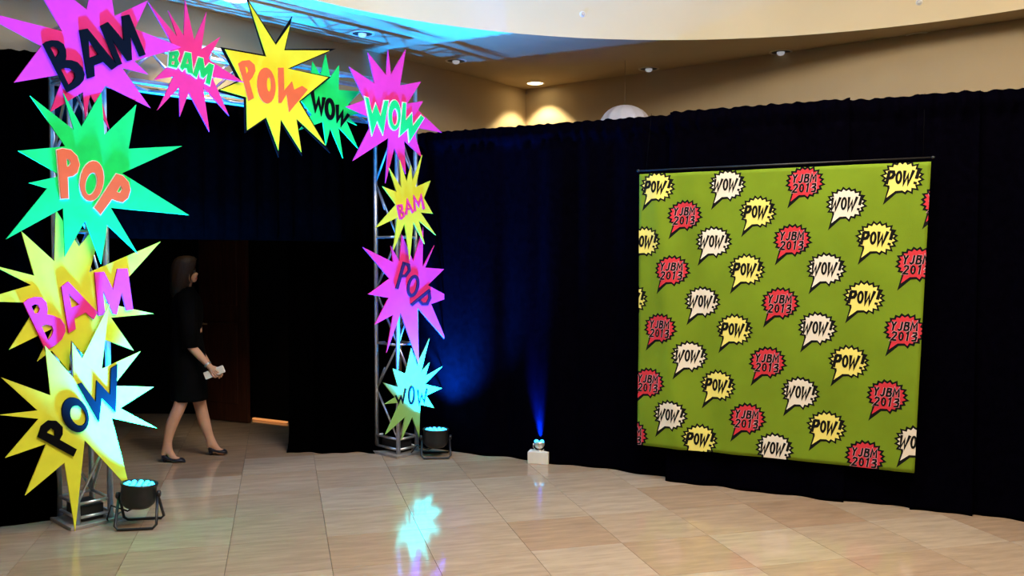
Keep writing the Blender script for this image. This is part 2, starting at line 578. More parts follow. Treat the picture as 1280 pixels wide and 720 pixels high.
# ------------------------------------------------------------------ black drapes
DR0 = on_z(545, 563); DR1 = on_z(1272, 649)
DRD = (DR1 - DR0).normalized()
DRN = Vector((DRD.y, -DRD.x, 0))
if DRN.y > 0: DRN = -DRN
def drape(p, q, n, height, label, amp=0.035, freq=5.5, seed=0, flare=0.05, header=True, puddle=0.0, curve=None, name='drape_panel', m_='drape'):
    """one hanging pleated panel from p to q, its folds moving along n"""
    p, q, n = Vector(p), Vector(q), Vector(n)
    L = (q - p).length
    nu = max(24, int(L / 0.018))
    zs = [0.0, 0.03, 0.08, 0.16, 0.3, 0.55, 0.9, 1.3, 1.7, 2.1, 2.4, height - 0.22, height - 0.17, height - 0.14, height - 0.10, height - 0.05, height - 0.015, height]
    zs = [z for z in zs if z <= height]
    rnd = random.Random(seed)
    ph = [rnd.uniform(0, 6.28) for _ in range(8)]
    rows = []
    for z in zs:
        row = []
        t = z / height
        for i in range(nu + 1):
            s = i / nu * L
            base = p + (q - p) * (i / nu)
            if curve: base = base + n * curve(i / nu)
            f = math.sin(s * freq * 2 + ph[0] + 0.7 * math.sin(s * 2.1 + ph[1])) * 0.6
            f += math.sin(s * freq * 4.3 + ph[2] + 0.8 * math.sin(s * 3.3 + ph[3])) * 0.35
            f += math.sin(s * freq * 8.9 + ph[4]) * 0.15 * t
            k = amp * (1.0 - 0.35 * t)
            off = f * k + flare * (1 - t) ** 6 + puddle * max(0, 1 - z / 0.16) ** 2
            zz = z
            if header:
                hz = height - z
                if hz < 0.16:
                    gth = math.sin(s * 55 + ph[5] + 2 * math.sin(s * 7)) * 0.012 + math.sin(s * 97 + ph[6]) * 0.006
                    off = off * 0.2 + gth + (0.022 if 0.03 < hz < 0.12 else 0.0)
                    if hz < 0.02:
                        zz = z + 0.004 * math.sin(s * 71 + ph[6]) + 0.003 * math.sin(s * 33 + ph[7])
            row.append(base + n * off + Z3 * max(zz, 0.001))
        rows.append(row)
    m = MB()
    m.loft(rows, cap=False, closed=False)
    o = m.build(name, m_, origin=(p + q) / 2)
    s = o.modifiers.new('thickness', 'SOLIDIFY')
    s.thickness = 0.003
    s.offset = 0
    return tag(o, label, 'drape', 'black pipe and drape panels')
def drp(px, off=0.0):
    """point on the drape line under pixel column px"""
    r = ray(px, 600); r.z = 0
    p0 = DR0 + DRN * off
    k = (p0 - Vector((0, 0, 0))).dot(DRN) / r.dot(DRN)
    return Vector((r.x * k, r.y * k, 0))
DH = 2.835
drape(drp(503, -0.05), drp(842, -0.05), DRN, DH, 'wide black drape washed in blue light between truss arch and banner', seed=1, amp=0.04, freq=4.2, flare=0.02)
drape(drp(834, 0.05), drp(1056, 0.05), DRN, DH + 0.005, 'black drape panel hanging behind the left half of the green banner', seed=2, amp=0.03)
drape(drp(1049, 0.0), drp(1146, 0.0), DRN, DH, 'narrow black drape panel behind the right half of the green banner', seed=3, amp=0.03)
drape(drp(1138, 0.02), drp(1216, 0.02), DRN, DH, 'black drape panel just past the right edge of the banner', seed=4, amp=0.03)
drape(drp(1209, -0.02), drp(1750, -0.02), DRN, DH, 'black drape panel at the right edge of the picture', seed=5, amp=0.03)
# drape beside the near leg, at the left edge of the picture
LD1 = on_z(62, 655); LD0 = on_z(-70, 663)
drape(LD0, LD1 + Vector((0, 0.12, 0)), Vector((0.1, -0.99, 0)), 3.06, 'black drape at the left edge of the picture beside the near truss leg', seed=6, amp=0.03, m_='shaded_drape')
drape(LD0 - DA * 1.9 + DB * 0.04, LD0 + DA * 0.05 + DB * 0.04, DB, 3.05, 'black drape along the left wall just outside the picture', seed=8, amp=0.03, m_='shaded_drape')
# gathered drape at the far side of the opening, its hem spread on the floor
gd0, gd1 = on_z(362, 562), on_z(452, 566)
drape(gd0, gd1 + Vector((0.32, 0.12, 0)), Vector((0.05, -1, 0)), 2.9, 'gathered black drape with spread hem at the right side of the archway', seed=7, amp=0.045, freq=7, flare=0.03, puddle=0.10, m_='shaded_drape')
# black valance under the truss beam, made deeper to shade the passage
va, vb = F1 + ARCH_A * 0.2 - ARCH_N * 0.33, F2 - ARCH_N * 0.33
vm = MB()
rows = []
for z in (1.86, 2.2, 2.6, 2.93):
    rows.append([va + (vb - va) * (i / 90) + ARCH_N * (0.012 * math.sin(i * 1.1) + 0.006 * math.sin(i * 2.7)) + Z3 * z for i in range(91)])
vm.loft(rows, cap=False, closed=False)
vo = vm.build('valance', 'shaded_drape', origin=(va + vb) / 2 + Z3 * 2.7)
s_ = vo.modifiers.new('thickness', 'SOLIDIFY'); s_.thickness = 0.003
tag(vo, 'black valance hanging behind the top beam of the truss arch', 'drape')

# ------------------------------------------------------------------ truss arch
TSA, TSB = 0.21, 0.29      # post spacing along and across the arch
BZ0, BZ1 = 2.90, 3.20      # beam chords
ta = empty('truss_arch', (F1 + F2) / 2)
tag(ta, 'aluminium box truss archway over the dark passage', 'truss arch')
def leg_posts(f, s):
    return [f, f + ARCH_A * s * TSA, f + ARCH_A * s * TSA - ARCH_N * TSB, f - ARCH_N * TSB]
RP, RB = 0.019, 0.0095
for li, f in enumerate((F1, F2)):
    posts = leg_posts(f, 1)
    cen = sum(posts, Vector()) / 4
    for p in posts:
        m = MB(); m.tube([p + Z3 * 0.022, p + Z3 * BZ1], RP, 12); m.build('chord', 'aluminium', ta)
    pm = MB()
    pc_ = cen - ARCH_N * 0.07
    pm.box(pc_ + Z3 * 0.011, ARCH_A * 0.165, ARCH_N * 0.265, (0, 0, 0.011))
    bevel(pm.build('base_plate', 'steel_plate', ta), 0.003)
    # ballast block lying in the foot of the leg
    bw = MB()
    bw.box(cen + Z3 * 0.072, ARCH_A * (TSA / 2 - 0.03), ARCH_N * (TSB / 2 - 0.03), (0, 0, 0.05))
    bevel(bw.build('ballast_block', 'black_plastic', ta), 0.008)
    levels = [0.06, 0.16, 0.98, 1.0 + 0.80, 1.84, 2.62]
    for z in (0.06, 0.15, 0.97, 1.90, 2.86):
        for k in range(4):
            m = MB(); m.tube([posts[k] + Z3 * z, posts[(k + 1) % 4] + Z3 * z], RB * 1.15, 8); m.build('brace', 'aluminium', ta)
    zz = [0.15, 0.56, 0.97, 1.43, 1.90, 2.38, 2.86]
    for i in range(len(zz) - 1):
        for k in range(4):
            a, b = posts[k], posts[(k + 1) % 4]
            if (i + k) % 2: a, b = b, a
            m = MB(); m.tube([a + Z3 * zz[i], b + Z3 * zz[i + 1]], RB, 8); m.build('diagonal', 'aluminium', ta)
# beam
b0, b1 = F1 - ARCH_A * 0.0, F2 + ARCH_A * TSA
for off in (0, -TSB):
    for z in (BZ0, BZ1):
        m = MB(); m.tube([b0 + ARCH_N * off + Z3 * z, b1 + ARCH_N * off + Z3 * z], RP, 12); m.build('chord', 'aluminium', ta)
NB = 9
Lb = (b1 - b0).length
for i in range(NB + 1):
    p = b0 + ARCH_A * (Lb * i / NB)
    if i % 3 == 0:
        for z in (BZ0, BZ1):
            m = MB(); m.tube([p + Z3 * z, p - ARCH_N * TSB + Z3 * z], RB * 1.15, 8); m.build('brace', 'aluminium', ta)
        for off in (0, -TSB):
            m = MB(); m.tube([p + ARCH_N * off + Z3 * BZ0, p + ARCH_N * off + Z3 * BZ1], RB * 1.15, 8); m.build('brace', 'aluminium', ta)
    if i < NB:
        q = b0 + ARCH_A * (Lb * (i + 1) / NB)
        for off in (0, -TSB):
            za, zb = (BZ0, BZ1) if i % 2 else (BZ1, BZ0)
            m = MB(); m.tube([p + ARCH_N * off + Z3 * za, q + ARCH_N * off + Z3 * zb], RB, 8); m.build('diagonal', 'aluminium', ta)
        for z in (BZ0, BZ1):
            oa, ob = (0, -TSB) if i % 2 else (-TSB, 0)
            m = MB(); m.tube([p + ARCH_N * oa + Z3 * z, q + ARCH_N * ob + Z3 * z], RB, 8); m.build('diagonal', 'aluminium', ta)

# ------------------------------------------------------------------ starburst signs
def starburst(label, outline, board_mat, off, letters, lmat, lthick=0.014, inner=None, inner_mat=None, border=None, tilt=0.0, gap=0.0):
    """outline and letters in photo pixels, laid onto the sign's own plane (arch front + off)"""
    base = F1 + ARCH_N * (0.022 + off)
    if tilt:                        # leans out at the top, about its lowest edge
        base = on_plane(outline[0][0], max(p[1] for p in outline), base, ARCH_N)
    tr = math.radians(tilt)
    n = (ARCH_N * math.cos(tr) - Z3 * math.sin(tr)).normalized()
    vup = (Z3 * math.cos(tr) + ARCH_N * math.sin(tr)).normalized()
    def T(pt):
        q = on_plane(pt[0], pt[1], base, n) - base
        return (q.dot(ARCH_A), q.dot(vup))
    fr = (base, ARCH_A, vup, n)
    P = [T(p) for p in outline]
    cx = sum(p[0] for p in P) / len(P); cz = sum(p[1] for p in P) / len(P)
    org = base + ARCH_A * cx + vup * cz
    m = MB(); m.prism([P], fr, 0, 0.010)
    root = m.build('starburst_sign', board_mat, origin=org)
    tag(root, label, 'sign', 'comic starburst signs on the truss')
    top = 0.010
    if inner:
        m = MB(); m.prism([[T(p) for p in inner]], fr, 0.010, 0.014)
        m.build('face_panel', inner_mat, root)
        top = 0.014
    for L in letters:
        m = MB()
        for shp in L:
            m.prism([[T(p) for p in c] for c in shp], fr, top + gap, top + gap + lthick)
        lo = m.build('letter', lmat, root)
        if border:
            bmat, bw = border
            bm_ = MB()
            for shp in L:
                out = [T(p) for p in shp[0]]
                grown = grow(out, bw)
                bm_.prism([grown] + [grow([T(p) for p in c], -bw * 0.8) for c in shp[1:]], fr, top, top + gap + lthick * 0.55)
            bm_.build('letter_rim', bmat, lo)
    return root
def grow(pts, d):
    """outset a closed loop by d (metres)"""
    area = sum(pts[k][0] * pts[(k + 1) % len(pts)][1] - pts[(k + 1) % len(pts)][0] * pts[k][1] for k in range(len(pts)))
    sgn = 1 if area > 0 else -1
    out = []
    n = len(pts)
    for i in range(n):
        a, b, c = Vector(pts[i - 1]), Vector(pts[i]), Vector(pts[(i + 1) % n])
        d0, d1 = (b - a).normalized(), (c - b).normalized()
        n0, n1 = Vector((d0.y, -d0.x)) * sgn, Vector((d1.y, -d1.x)) * sgn
        m = n0 + n1
        m = m.normalized() if m.length > 0.2 else n0
        k = 1 / max(m.dot(n0), 0.5)
        q = b + m * d * k
        out.append((q.x, q.y))
    return out
S = smooth_loop

# BAM, black on hot pink, top of the near leg
starburst('large hot pink starburst sign with black BAM at the arch corner',
    [(77,39),(23,-55),(107.5,12),(127,-78),(142.5,20),(184,0.5),(168,36),(226,59),(167,76),(184.5,93),(152,85),(187.5,135),(131,107),(124,118),(136.5,163),(112,118),(106,150),(103,115),(62,140),(75,105),(77,93),(17,103),(51,57.5),(-37,10)],
    'pink_board', 0.05,
    [[[ [(52,55),(56,52),(64,50),(71,50.6),(77.5,55),(80.6,62.5),(81,70),(80,75),(87.5,75),(95,77.5),(101,84),(104,92.5),(102.5,100),(97.5,106),(90,111),(82,115)],
        [(61,59),(65,57.5),(70,60),(72,65),(70,69),(67.5,72)], [(74,86),(80,84.5),(86,85.6),(91,90),(92,96),(89,102),(84,106)] ]],
     [[ [(97.5,37.5),(107.5,35.6),(145,82),(138,87),(127.5,77),(115.6,81.5),(116.5,95),(107.5,98)], [(108.7,48.7),(121,68),(110,72.5)] ]],
     [[ [(123.7,32.5),(133,27.5),(153,51),(150.5,20.5),(159.5,18),(180,68),(173,70.5),(161,43),(163,74.5),(157.5,76),(138,49),(150.6,79.5),(144,82)] ]]],
    'black_paint', 0.016, tilt=11)
# BAM, green on pink, on the beam
starburst('small pink starburst sign with green BAM between the two big top signs',
    [(214.4,55),(184.5,3),(220.6,46),(209.4,13.7),(229,45),(230.5,-1),(242,50.6),(257.5,15),(251,62),(275,46),(260,72.5),(262,76),(304,103),(264,96),(285.6,145),(253,109),(261,165),(235,116),(224,146),(223,109.4),(196,138),(216,96),(192,100),(209,83)],
    'pink_board', 0.10,
    [[[ [(210,66),(220.6,64),(222.5,68),(220,74),(222.5,80),(219,85.5),(208.7,83)], [(214,70),(217,70),(216,73.5),(213.5,73.5)], [(213,77),(217,77),(216,81.5),(212.5,81)] ]],
     [[ [(230,65.6),(237,67),(239.5,93),(233,91),(231.8,86),(229,85.5),(226.5,88.5),(223.5,85)], [(233,72.5),(234.5,80.5),(230.5,80)] ]],
     [[ [(246.5,72),(252,73.5),(254,86),(260,79.5),(265.5,82),(260.5,106.5),(255.5,104),(258,92),(252.5,98),(249.5,96),(248,87),(244,97.5),(239.5,94)] ]]],
    'green_paint', 0.012, border=('white_paint', 0.006))
# POW, orange on yellow with black edge
starburst('yellow starburst sign with black outline and orange POW on the beam',
    [(307,-4),(343.5,53.7),(364.4,20.6),(356,61.5),(419.4,61),(362.4,86),(413,96.6),(375,127),(412,191.5),(371,152.4),(377,195),(350.3,154),(347.6,197),(330.7,150),(305.5,166.5),(304.5,124),(269,114),(297,101),(275,59),(329.4,68.7)],
    'black_paint', 0.06,
    [[[ [(296,80),(301,76.5),(310,75.6),(316.7,81.4),(317.7,89),(313.8,97),(310,102),(315.7,123),(309,126.5),(302,100)], [(304.6,83),(308,84.5),(309,89),(306.6,93)] ]],
     [[ ell(331.3,107.3,11.5,22.5,-4), ell(334.5,106,2.6,9,-2) ]],
     [[ [(346,85),(353,85),(353.7,113.5),(363.4,102),(366,112.5),(376,107.7),(383,112.5),(359.5,140.7),(356.6,118),(350,129),(346.5,129)] ]]],
    'orange_paint', 0.005,
    inner=[(309.5,3),(343.5,56.8),(361.5,31),(354,63.2),(411,63.5),(358.5,86),(409,97),(372.5,127),(405.5,182),(369.2,148.5),(375.7,190.5),(349.8,149.5),(346.8,188),(331.7,146.8),(307.7,163),(306.7,121.7),(274.5,112.5),(300.5,101.5),(280,62),(331.7,71.2)],
    inner_mat='gold_board')
# WOW, black on green
starburst('small green starburst sign with black WOW half behind the yellow POW',
    [(387,106),(389.8,77),(400,95),(406.3,68),(412,97),(423,81.8),(422.6,112.5),(449,114.5),(434,131),(450,141),(434,146),(445.6,157),(432,151),(446.6,185.5),(422,159),(428,198),(412,160),(406.7,181.6),(402.8,152.4),(373,163),(389,143.6),(374,124)],
    'green_board', 0.025,
    [[[stroke([(388.8,114.5),(393,137),(397,125),(400.3,141),(403.8,122)], 4.2)]],
     [[ ell(411,136.5,6.4,14,-4), ell(411.2,136.5,2.4,8,-4) ]],
     [[stroke([(420.3,131),(420.8,150),(426.5,141),(426,155),(434.5,143)], 4.0)]]],
    'black_paint', 0.008)
# WOW, green on pink, top of the far leg
starburst('pink starburst sign with white rimmed green WOW at the far arch corner',
    [(455,125),(435.8,83.5),(467.5,104.4),(459,65.8),(481.7,94),(484.4,62),(487.8,93.3),(506.4,62),(499,107),(525.3,102),(508,129.5),(527.8,126.4),(521.6,137.5),(551.5,165.8),(523,160),(518,169),(526.5,197),(504.4,175.8),(506.4,217.8),(492,185),(481,229),(485,172),(440.4,201),(461,160.5),(459,146),(431.5,133.5)],
    'pink_board', 0.06,
    [[[ [(455,121.5),(458.5,122.5),(463.5,143),(468,130),(474,146),(479,126),(483.5,126),(477,167),(469.5,150),(463.5,168)] ]],
     [[ ell(491.4,143.7,7.4,18.4), ell(492,146,4,11) ]],
     [[ [(502,128.4),(505.6,129),(505,151),(513,142),(514,158),(524.7,144.4),(528,147.5),(510,176.5),(508.7,159.7),(498,169.6)] ]]],
    'green_paint', 0.012, border=('white_paint', 0.008), tilt=9)
# POP, orange on green
starburst('large green starburst sign with orange POP on the near leg',
    [(37,120),(91.7,162.7),(78.4,116.4),(101,158.6),(125.8,115.6),(129.9,168.8),(169.6,131),(160,186),(227,182.6),(151.7,216.7),(235.5,269),(137.5,259.7),(171.5,317),(133.3,281),(125.8,330),(105.8,275.8),(80.3,320.8),(78.3,260),(7,299),(58.3,235.8),(35.3,228.7),(71,221),(71,217),(22,188.7),(81,183)],
    'green_board', 0.10,
    [[[ [(69.5,188),(76.4,186),(87,188),(94.7,195.6),(97.8,206),(95,216),(90,220),(83,221.5),(84,248),(74.7,248.7)], [(81.3,198.6),(85.6,200),(87,204.7),(84.5,208.5),(82,208.5)] ]],
     [[ ell(113.2,226.5,14.6,25.2,8), ell(112.3,230,7.2,14.3,12) ]],
     [[ [(144,217.5),(151.7,220),(159,228),(161.3,238),(158.3,247.5),(151.7,253),(145,251.7),(138.3,249),(124,268.3),(116.3,260)], [(149,231.7),(151.3,236.7),(148.3,241.7),(144,240)] ]]],
    'orange_paint', 0.012, border=('white_paint', 0.005))
# BAM, pink on yellow
starburst('yellow starburst sign with pink BAM in the middle of the near leg',
    [(-11,331),(42.4,344.7),(26,289),(67.4,326.7),(69,262),(98,308.6),(131,268),(110.8,340.4),(200,302),(131,378.5),(191.4,392),(138,397),(166.4,438),(131.7,425),(103,443),(88,425),(85.5,464),(64,438),(46,451.5),(66,410),(11,437),(48,378.5),(-30,376.5),(38.5,356.3)],
    'yellow_board', 0.045,
    [[[ [(27.8,378.5),(33,374),(41.7,371),(50,371.5),(56,377.8),(57.6,386),(57,393),(64,394),(73.6,398),(79,405.6),(80,414),(75.7,423.6),(68,430.6),(59.7,435.4),(55,436.5)],
        [(37.5,382.6),(41.7,380),(45.8,381),(48,386),(45.8,391),(41.7,392)], [(50,407.6),(56,405),(63,407),(65,412.5),(63,419.4),(58.3,425)] ]],
     [[ [(75,358.3),(83.3,352),(120,390),(115.3,399.3),(105,390.3),(91,398),(92.8,411),(84,416)], [(84,366.7),(97.2,380.6),(87.5,384.7)] ]],
     [[ [(116.4,340.4),(128,339.7),(139.3,362),(144.9,336),(157.4,335.6),(164.5,386.8),(156,388),(150,365),(144,393),(139.5,392),(126.5,362.5),(129.6,393),(121,394.5)] ]]],
    'pink_paint', 0.016)
# POW, black on yellow, foot of the near leg
starburst('yellow starburst sign with black POW at the foot of the near leg',
    [(55.6,432),(91,472),(89.5,428),(102,448),(136,380),(126.5,461),(175,439),(141,482),(191.4,483.5),(149.7,510),(195.5,535),(139,522.5),(162,612),(105,550),(93.3,664),(80,578),(30.7,619),(57.3,554.4),(6.2,572),(47.8,523.3),(-2,518.5),(46.5,513),(0.7,471.4),(62.5,494)],
    'yellow_board', 0.10,
    [[[ [(45.6,545.6),(50,532),(59,525),(69,525.6),(76.7,533),(76.7,542),(73,549),(94.4,561),(90,570)], [(56.7,540),(62,534.4),(66.7,537.8),(66.7,544.4)] ]],
     [[ ell(92.5,518,16,22.5,-20), ell(96,519,9.2,13.2,-26) ]],
     [[ [(95.6,480),(100.4,478),(117.8,502),(119,475),(135.8,493),(137,460),(145,455),(142.8,514.7),(125.4,496.7),(122,527)] ]]],
    'black_paint', 0.014)
# far leg: BAM, POP, WOW
starburst('small yellow starburst sign with pink BAM on the far leg',
    [(485.8,210),(500.8,235),(499,200),(507.5,227.5),(513,206.7),(514.7,226.7),(527,194),(518.7,234),(537.5,225.8),(529,247.5),(540,267),(525,265.8),(544,294),(522.5,275.8),(530,305),(515.8,277.5),(511.5,325),(505,279),(491,313),(496,272),(468.3,285),(494,256),(477.5,233),(495,240)],
    'yellow_board', 0.11,
    [[[stroke([(495.5,256.5),(499,274)], 2.8)], [stroke([(496,257),(500.5,256.5),(501.3,261),(498,264.8)], 2.4)], [stroke([(498,264.8),(502.5,265.5),(503.3,270.5),(499.5,273.8)], 2.4)]],
     [[stroke([(506.3,268.5),(508,250.5),(514.8,266)], 2.8)], [stroke([(507,261.8),(512.3,260.3)], 2.2)]],
     [[stroke([(517.3,264),(516.2,246.5),(521.8,256.5),(525,245),(528.5,261.5)], 2.9)]]],
    'pink_paint', 0.008)
starburst('pink starburst sign with dark POP in the middle of the far leg',
    [(452.8,309),(490.6,327.8),(487.7,307.3),(498.4,326.7),(501.7,293.3),(515.7,326.7),(528.3,284),(527.3,334.5),(542.2,306.7),(530.6,334.5),(554.4,336.3),(534,356.3),(561.8,371.6),(538,380),(557.8,427),(521,384.5),(523,456),(500,391),(482.4,441),(490.6,393.4),(467.7,405.7),(485,372.3),(459.5,367.8),(486,348.3)],
    'pink_board', 0.06,
    [[[stroke([(504,327.5),(494.6,361)], 3.8)], [stroke([(503.5,329),(509.3,331),(510.3,338),(505.5,344.5),(499.3,345.2)], 3.4)]],
     [[ ell(515,357.4,7.4,14.2,12), ell(515,357.4,4.1,10,12) ]],
     [[stroke([(536,362.5),(512.6,381.5)], 3.6)], [stroke([(534.5,364),(536,372.3),(532.5,379.8),(526.5,380),(521.8,374.8)], 3.4)]]],
    'purple_paint', 0.008)
starburst('small pale starburst sign with thin dark WOW at the far leg foot',
    [(490,460.4),(506,467),(513.3,435),(520.4,456.7),(536,422.7),(525.5,465.5),(536,453),(531,470),(553,457.3),(530,480),(552,485),(532,494.4),(542,510),(524.4,505.5),(523.3,546.7),(514.4,521),(501,550),(505.5,521),(481,543),(499,503),(480,505),(493,496.7),(478,477.8),(496.7,484)],
    'blue_lit_board', 0.035,
    [[[stroke([(493.3,494),(497,502.5),(500.3,495.5),(502.3,502.5),(506,485.5)], 2.0)]],
     [[ ell(513.3,493.8,4.2,11.8,2), ell(513.3,493.8,2.1,9,2) ]],
     [[stroke([(521,487),(522.8,505.5),(526,493),(529,502.5),(532.3,485.5)], 2.0)]]],
    'black_paint', 0.006)

# ------------------------------------------------------------------ banner with printed speech bubbles
BN_OFF = 0.13
BP0 = DR0 + DRN * BN_OFF
def bpl(px, py):
    q = on_plane(px, py, BP0, DRN) - BP0
    return Vector((q.dot(DRD), q.z))
q_tl, q_tr, q_br, q_bl = bpl(800, 218), bpl(1164, 202), bpl(1143, 591), bpl(797, 555.5)
def bfold(u, v):
    s = (u - q_tl.x)
    h = (v - q_bl.y)
    d = 0.012 * math.sin(s * 4.1 + 0.6 * h) + 0.007 * math.sin(s * 11 - 1.5 * h) + 0.024 * math.exp(-((s - 0.12 - 0.10 * (2.1 - h)) / 0.07) ** 2)
    d -= 0.020 * math.exp(-((s - 0.28 - 0.16 * (2.1 - h)) / 0.09) ** 2)
    d += 0.008 * math.sin(s * 2.2 + 5 * h) * (1 - h / 2.2)
    return d
def b3(u, v, w=0.0):
    return BP0 + DRD * u + Z3 * v + DRN * (w + bfold(u, v))
bn = MB()
NU, NV = 84, 72
rows = []
for j in range(NV + 1):
    t = j / NV
    l, r = q_bl.lerp(q_tl, t), q_br.lerp(q_tr, t)
    rows.append([b3(*(l.lerp(r, i / NU))) for i in range(NU + 1)])
bn.loft(rows, cap=False, closed=False)
bc = b3(*((q_bl + q_br) / 2))
banner = bn.build('banner', 'banner_green', origin=bc)
md = banner.modifiers.new('thickness', 'SOLIDIFY'); md.thickness = 0.0015; md.offset = 1.0
tag(banner, 'green cloth banner printed with comic speech bubbles hanging on black drape', 'banner')
# hanging rod along the top edge
rd = MB()
tl3, tr3 = b3(q_tl.x, q_tl.y) + Z3 * 0.028, b3(q_tr.x, q_tr.y) + Z3 * 0.028
rd.tube([tl3 - DRD * 0.02 - DRN * 0.012, tr3 + DRD * 0.01 - DRN * 0.012], 0.007, 10)
rd.build('hanging_rod', 'black_metal', banner)
for e, sg in ((tl3, -1), (tr3, 1)):
    cpm = MB(); cpm.lathe(e + DRD * 0.012 * sg - DRN * 0.012, [(0.009, -0.012), (0.011, 0), (0.008, 0.01)], axis=DRD)
    cpm.build('rod_cap', 'black_plastic', banner)
    sm = MB(); sm.tube([e - DRN * 0.012 + DRD * (-0.05 * sg), e + Z3 * (DH - e.z + 0.01) - DRN * 0.13 + DRD * (-0.05 * sg)], 0.0015, 6)
    sm.build('hanging_cord', 'dress', banner)

EDGES = []
_q = [q_bl, q_br, q_tr, q_tl]
for i in range(4):
    a, b = _q[i], _q[(i + 1) % 4]
    d = (b - a).normalized()
    EDGES.append((a, Vector((d.y, -d.x))))     # outward normal for ccw order
def print_mesh(name, shapes, m, parent, w):
    """flat printed shapes (banner-plane metres), clipped to the banner and laid onto its folds"""
    bm = bmesh.new()
    for contours in shapes:
        cs = []
        for i, c in enumerate(contours):
            area = sum(c[k][0] * c[(k + 1) % len(c)][1] - c[(k + 1) % len(c)][0] * c[k][1] for k in range(len(c)))
            cs.append(list(c) if (area > 0) == (i == 0) else list(c)[::-1])
        flat = [p for c in cs for p in c]
        tris = tessellate_polygon([[Vector((p[0], p[1], 0)) for p in c] for c in cs])
        vs = [bm.verts.new((p[0], p[1], 0)) for p in flat]
        for t in tris:
            a, b, c = [flat[i] for i in t]
            A = (b[0] - a[0]) * (c[1] - a[1]) - (c[0] - a[0]) * (b[1] - a[1])
            if abs(A) < 1e-12: continue
            ids = t if A > 0 else (t[1], t[0], t[2])
            try: bm.faces.new([vs[i] for i in ids])
            except ValueError: pass
    for a, n in EDGES:
        bmesh.ops.bisect_plane(bm, geom=bm.verts[:] + bm.edges[:] + bm.faces[:], plane_co=(a.x, a.y, 0), plane_no=(n.x, n.y, 0), clear_outer=True)
    if not bm.faces:
        bm.free(); return None
    xs = [v.co.x for v in bm.verts]; ys = [v.co.y for v in bm.verts]
    G = 0.03
    k = math.ceil(min(xs) / G)
    while k * G < max(xs):
        bmesh.ops.bisect_plane(bm, geom=bm.verts[:] + bm.edges[:] + bm.faces[:], plane_co=(k * G, 0, 0), plane_no=(1, 0, 0)); k += 1
    k = math.ceil(min(ys) / G)
    while k * G < max(ys):
        bmesh.ops.bisect_plane(bm, geom=bm.verts[:] + bm.edges[:] + bm.faces[:], plane_co=(0, k * G, 0), plane_no=(0, 1, 0)); k += 1
    bm.verts.index_update()
    mm = MB()
    mm.add([b3(v.co.x, v.co.y, w) for v in bm.verts], [tuple(v.index for v in f.verts) for f in bm.faces])
    bm.free()
    return mm.build(name, m, parent)

# stroke alphabet in a 1 x 1 cell (y up)
GL = {
 'P': [[(0.12, 0), (0.22, 1.0)], [(0.18, 0.95), (0.75, 0.93), (0.88, 0.72), (0.70, 0.50), (0.20, 0.44)]],
 'O': 'O', '0': 'O',
 'W': [[(0.05, 1), (0.17, 0), (0.46, 0.66), (0.60, 0.0), (0.93, 1)]],
 '!': [[(0.92, 1.15), (0.70, 0.34)], [(0.62, 0.12), (0.57, -0.06)]],
 'Y': [[(0.08, 1), (0.40, 0.5), (0.78, 1)], [(0.40, 0.5), (0.34, 0)]],
 'J': [[(0.72, 1.0), (0.62, 0.15), (0.38, 0.02), (0.08, 0.16)]],
 'B': [[(0.10, 0), (0.22, 1)], [(0.20, 0.95), (0.76, 0.90), (0.72, 0.62), (0.20, 0.53)], [(0.50, 0.54), (0.84, 0.40), (0.72, 0.08), (0.12, 0.04)]],
 'M': [[(0.10, 0), (0.24, 0.96), (0.50, 0.36), (0.82, 0.96), (0.88, 0)]],
 '2': [[(0.10, 0.80), (0.36, 0.97), (0.72, 0.90), (0.76, 0.66), (0.08, 0.05), (0.86, 0.05)]],
 '1': [[(0.22, 0.84), (0.54, 1.0), (0.44, 0)]],
 '3': [[(0.14, 0.92), (0.70, 0.96), (0.78, 0.74), (0.38, 0.54), (0.80, 0.44), (0.72, 0.08), (0.10, 0.05)]],
}
def text_shapes(txt, cx, cy, width, height, sw, slant=0.10):
    n = len(txt)
    ws = [0.55 if c == '!' else (1.25 if c in 'WM' else 1.0) for c in txt]
    tot = sum(ws)
    x = cx - width / 2
    out = []
    for ch, wl in zip(txt, ws):
        cw = width * wl / tot
        def M(p):
            return (x + p[0] * cw * 0.96 + (p[1] - 0.5) * height * slant, cy + (p[1] - 0.5) * height)
        g = GL[ch]
        if g == 'O':
            c0 = M((0.5, 0.5))
            rx, ry = cw * 0.42, height * 0.52
            out.append([ell(c0[0], c0[1], rx, ry, -6, 18), ell(c0[0], c0[1], max(rx - sw, rx * .3), ry - sw, -6, 16)])
        else:
            for st in g:
                out.append([stroke([M(p) for p in st], sw)])
        x += cw
    return out
rc = bpl(1096, 298)
ru = (bpl(1124, 298) - bpl(1068, 298)).length / 2
rv = abs(bpl(1096, 276).y - bpl(1096, 320).y) / 2
ru *= 0.97; rv *= 1.02
def bubble_outline(cx, cy, rx, ry, depth, seed, tail):
    rnd = random.Random(seed)
    pts = []
    N = 20
    for k in range(N):
        a0 = 2 * PI * (k + 0.5) / N
        a1 = 2 * PI * (k + 1.0) / N
        j = 1 + rnd.uniform(-0.05, 0.05)
        pts.append((a0, cx + rx * j * math.cos(a0), cy + ry * j * math.sin(a0)))
        pts.append((a1, cx + rx * (1 - depth) * math.cos(a1), cy + ry * (1 - depth) * math.sin(a1)))
    out = []
    done = False
    for a, x, y in pts:
        d = math.degrees(a)
        if 222 < d < 262:
            if not done:
                out += tail
                done = True
            continue
        out.append((x, y))
    return out
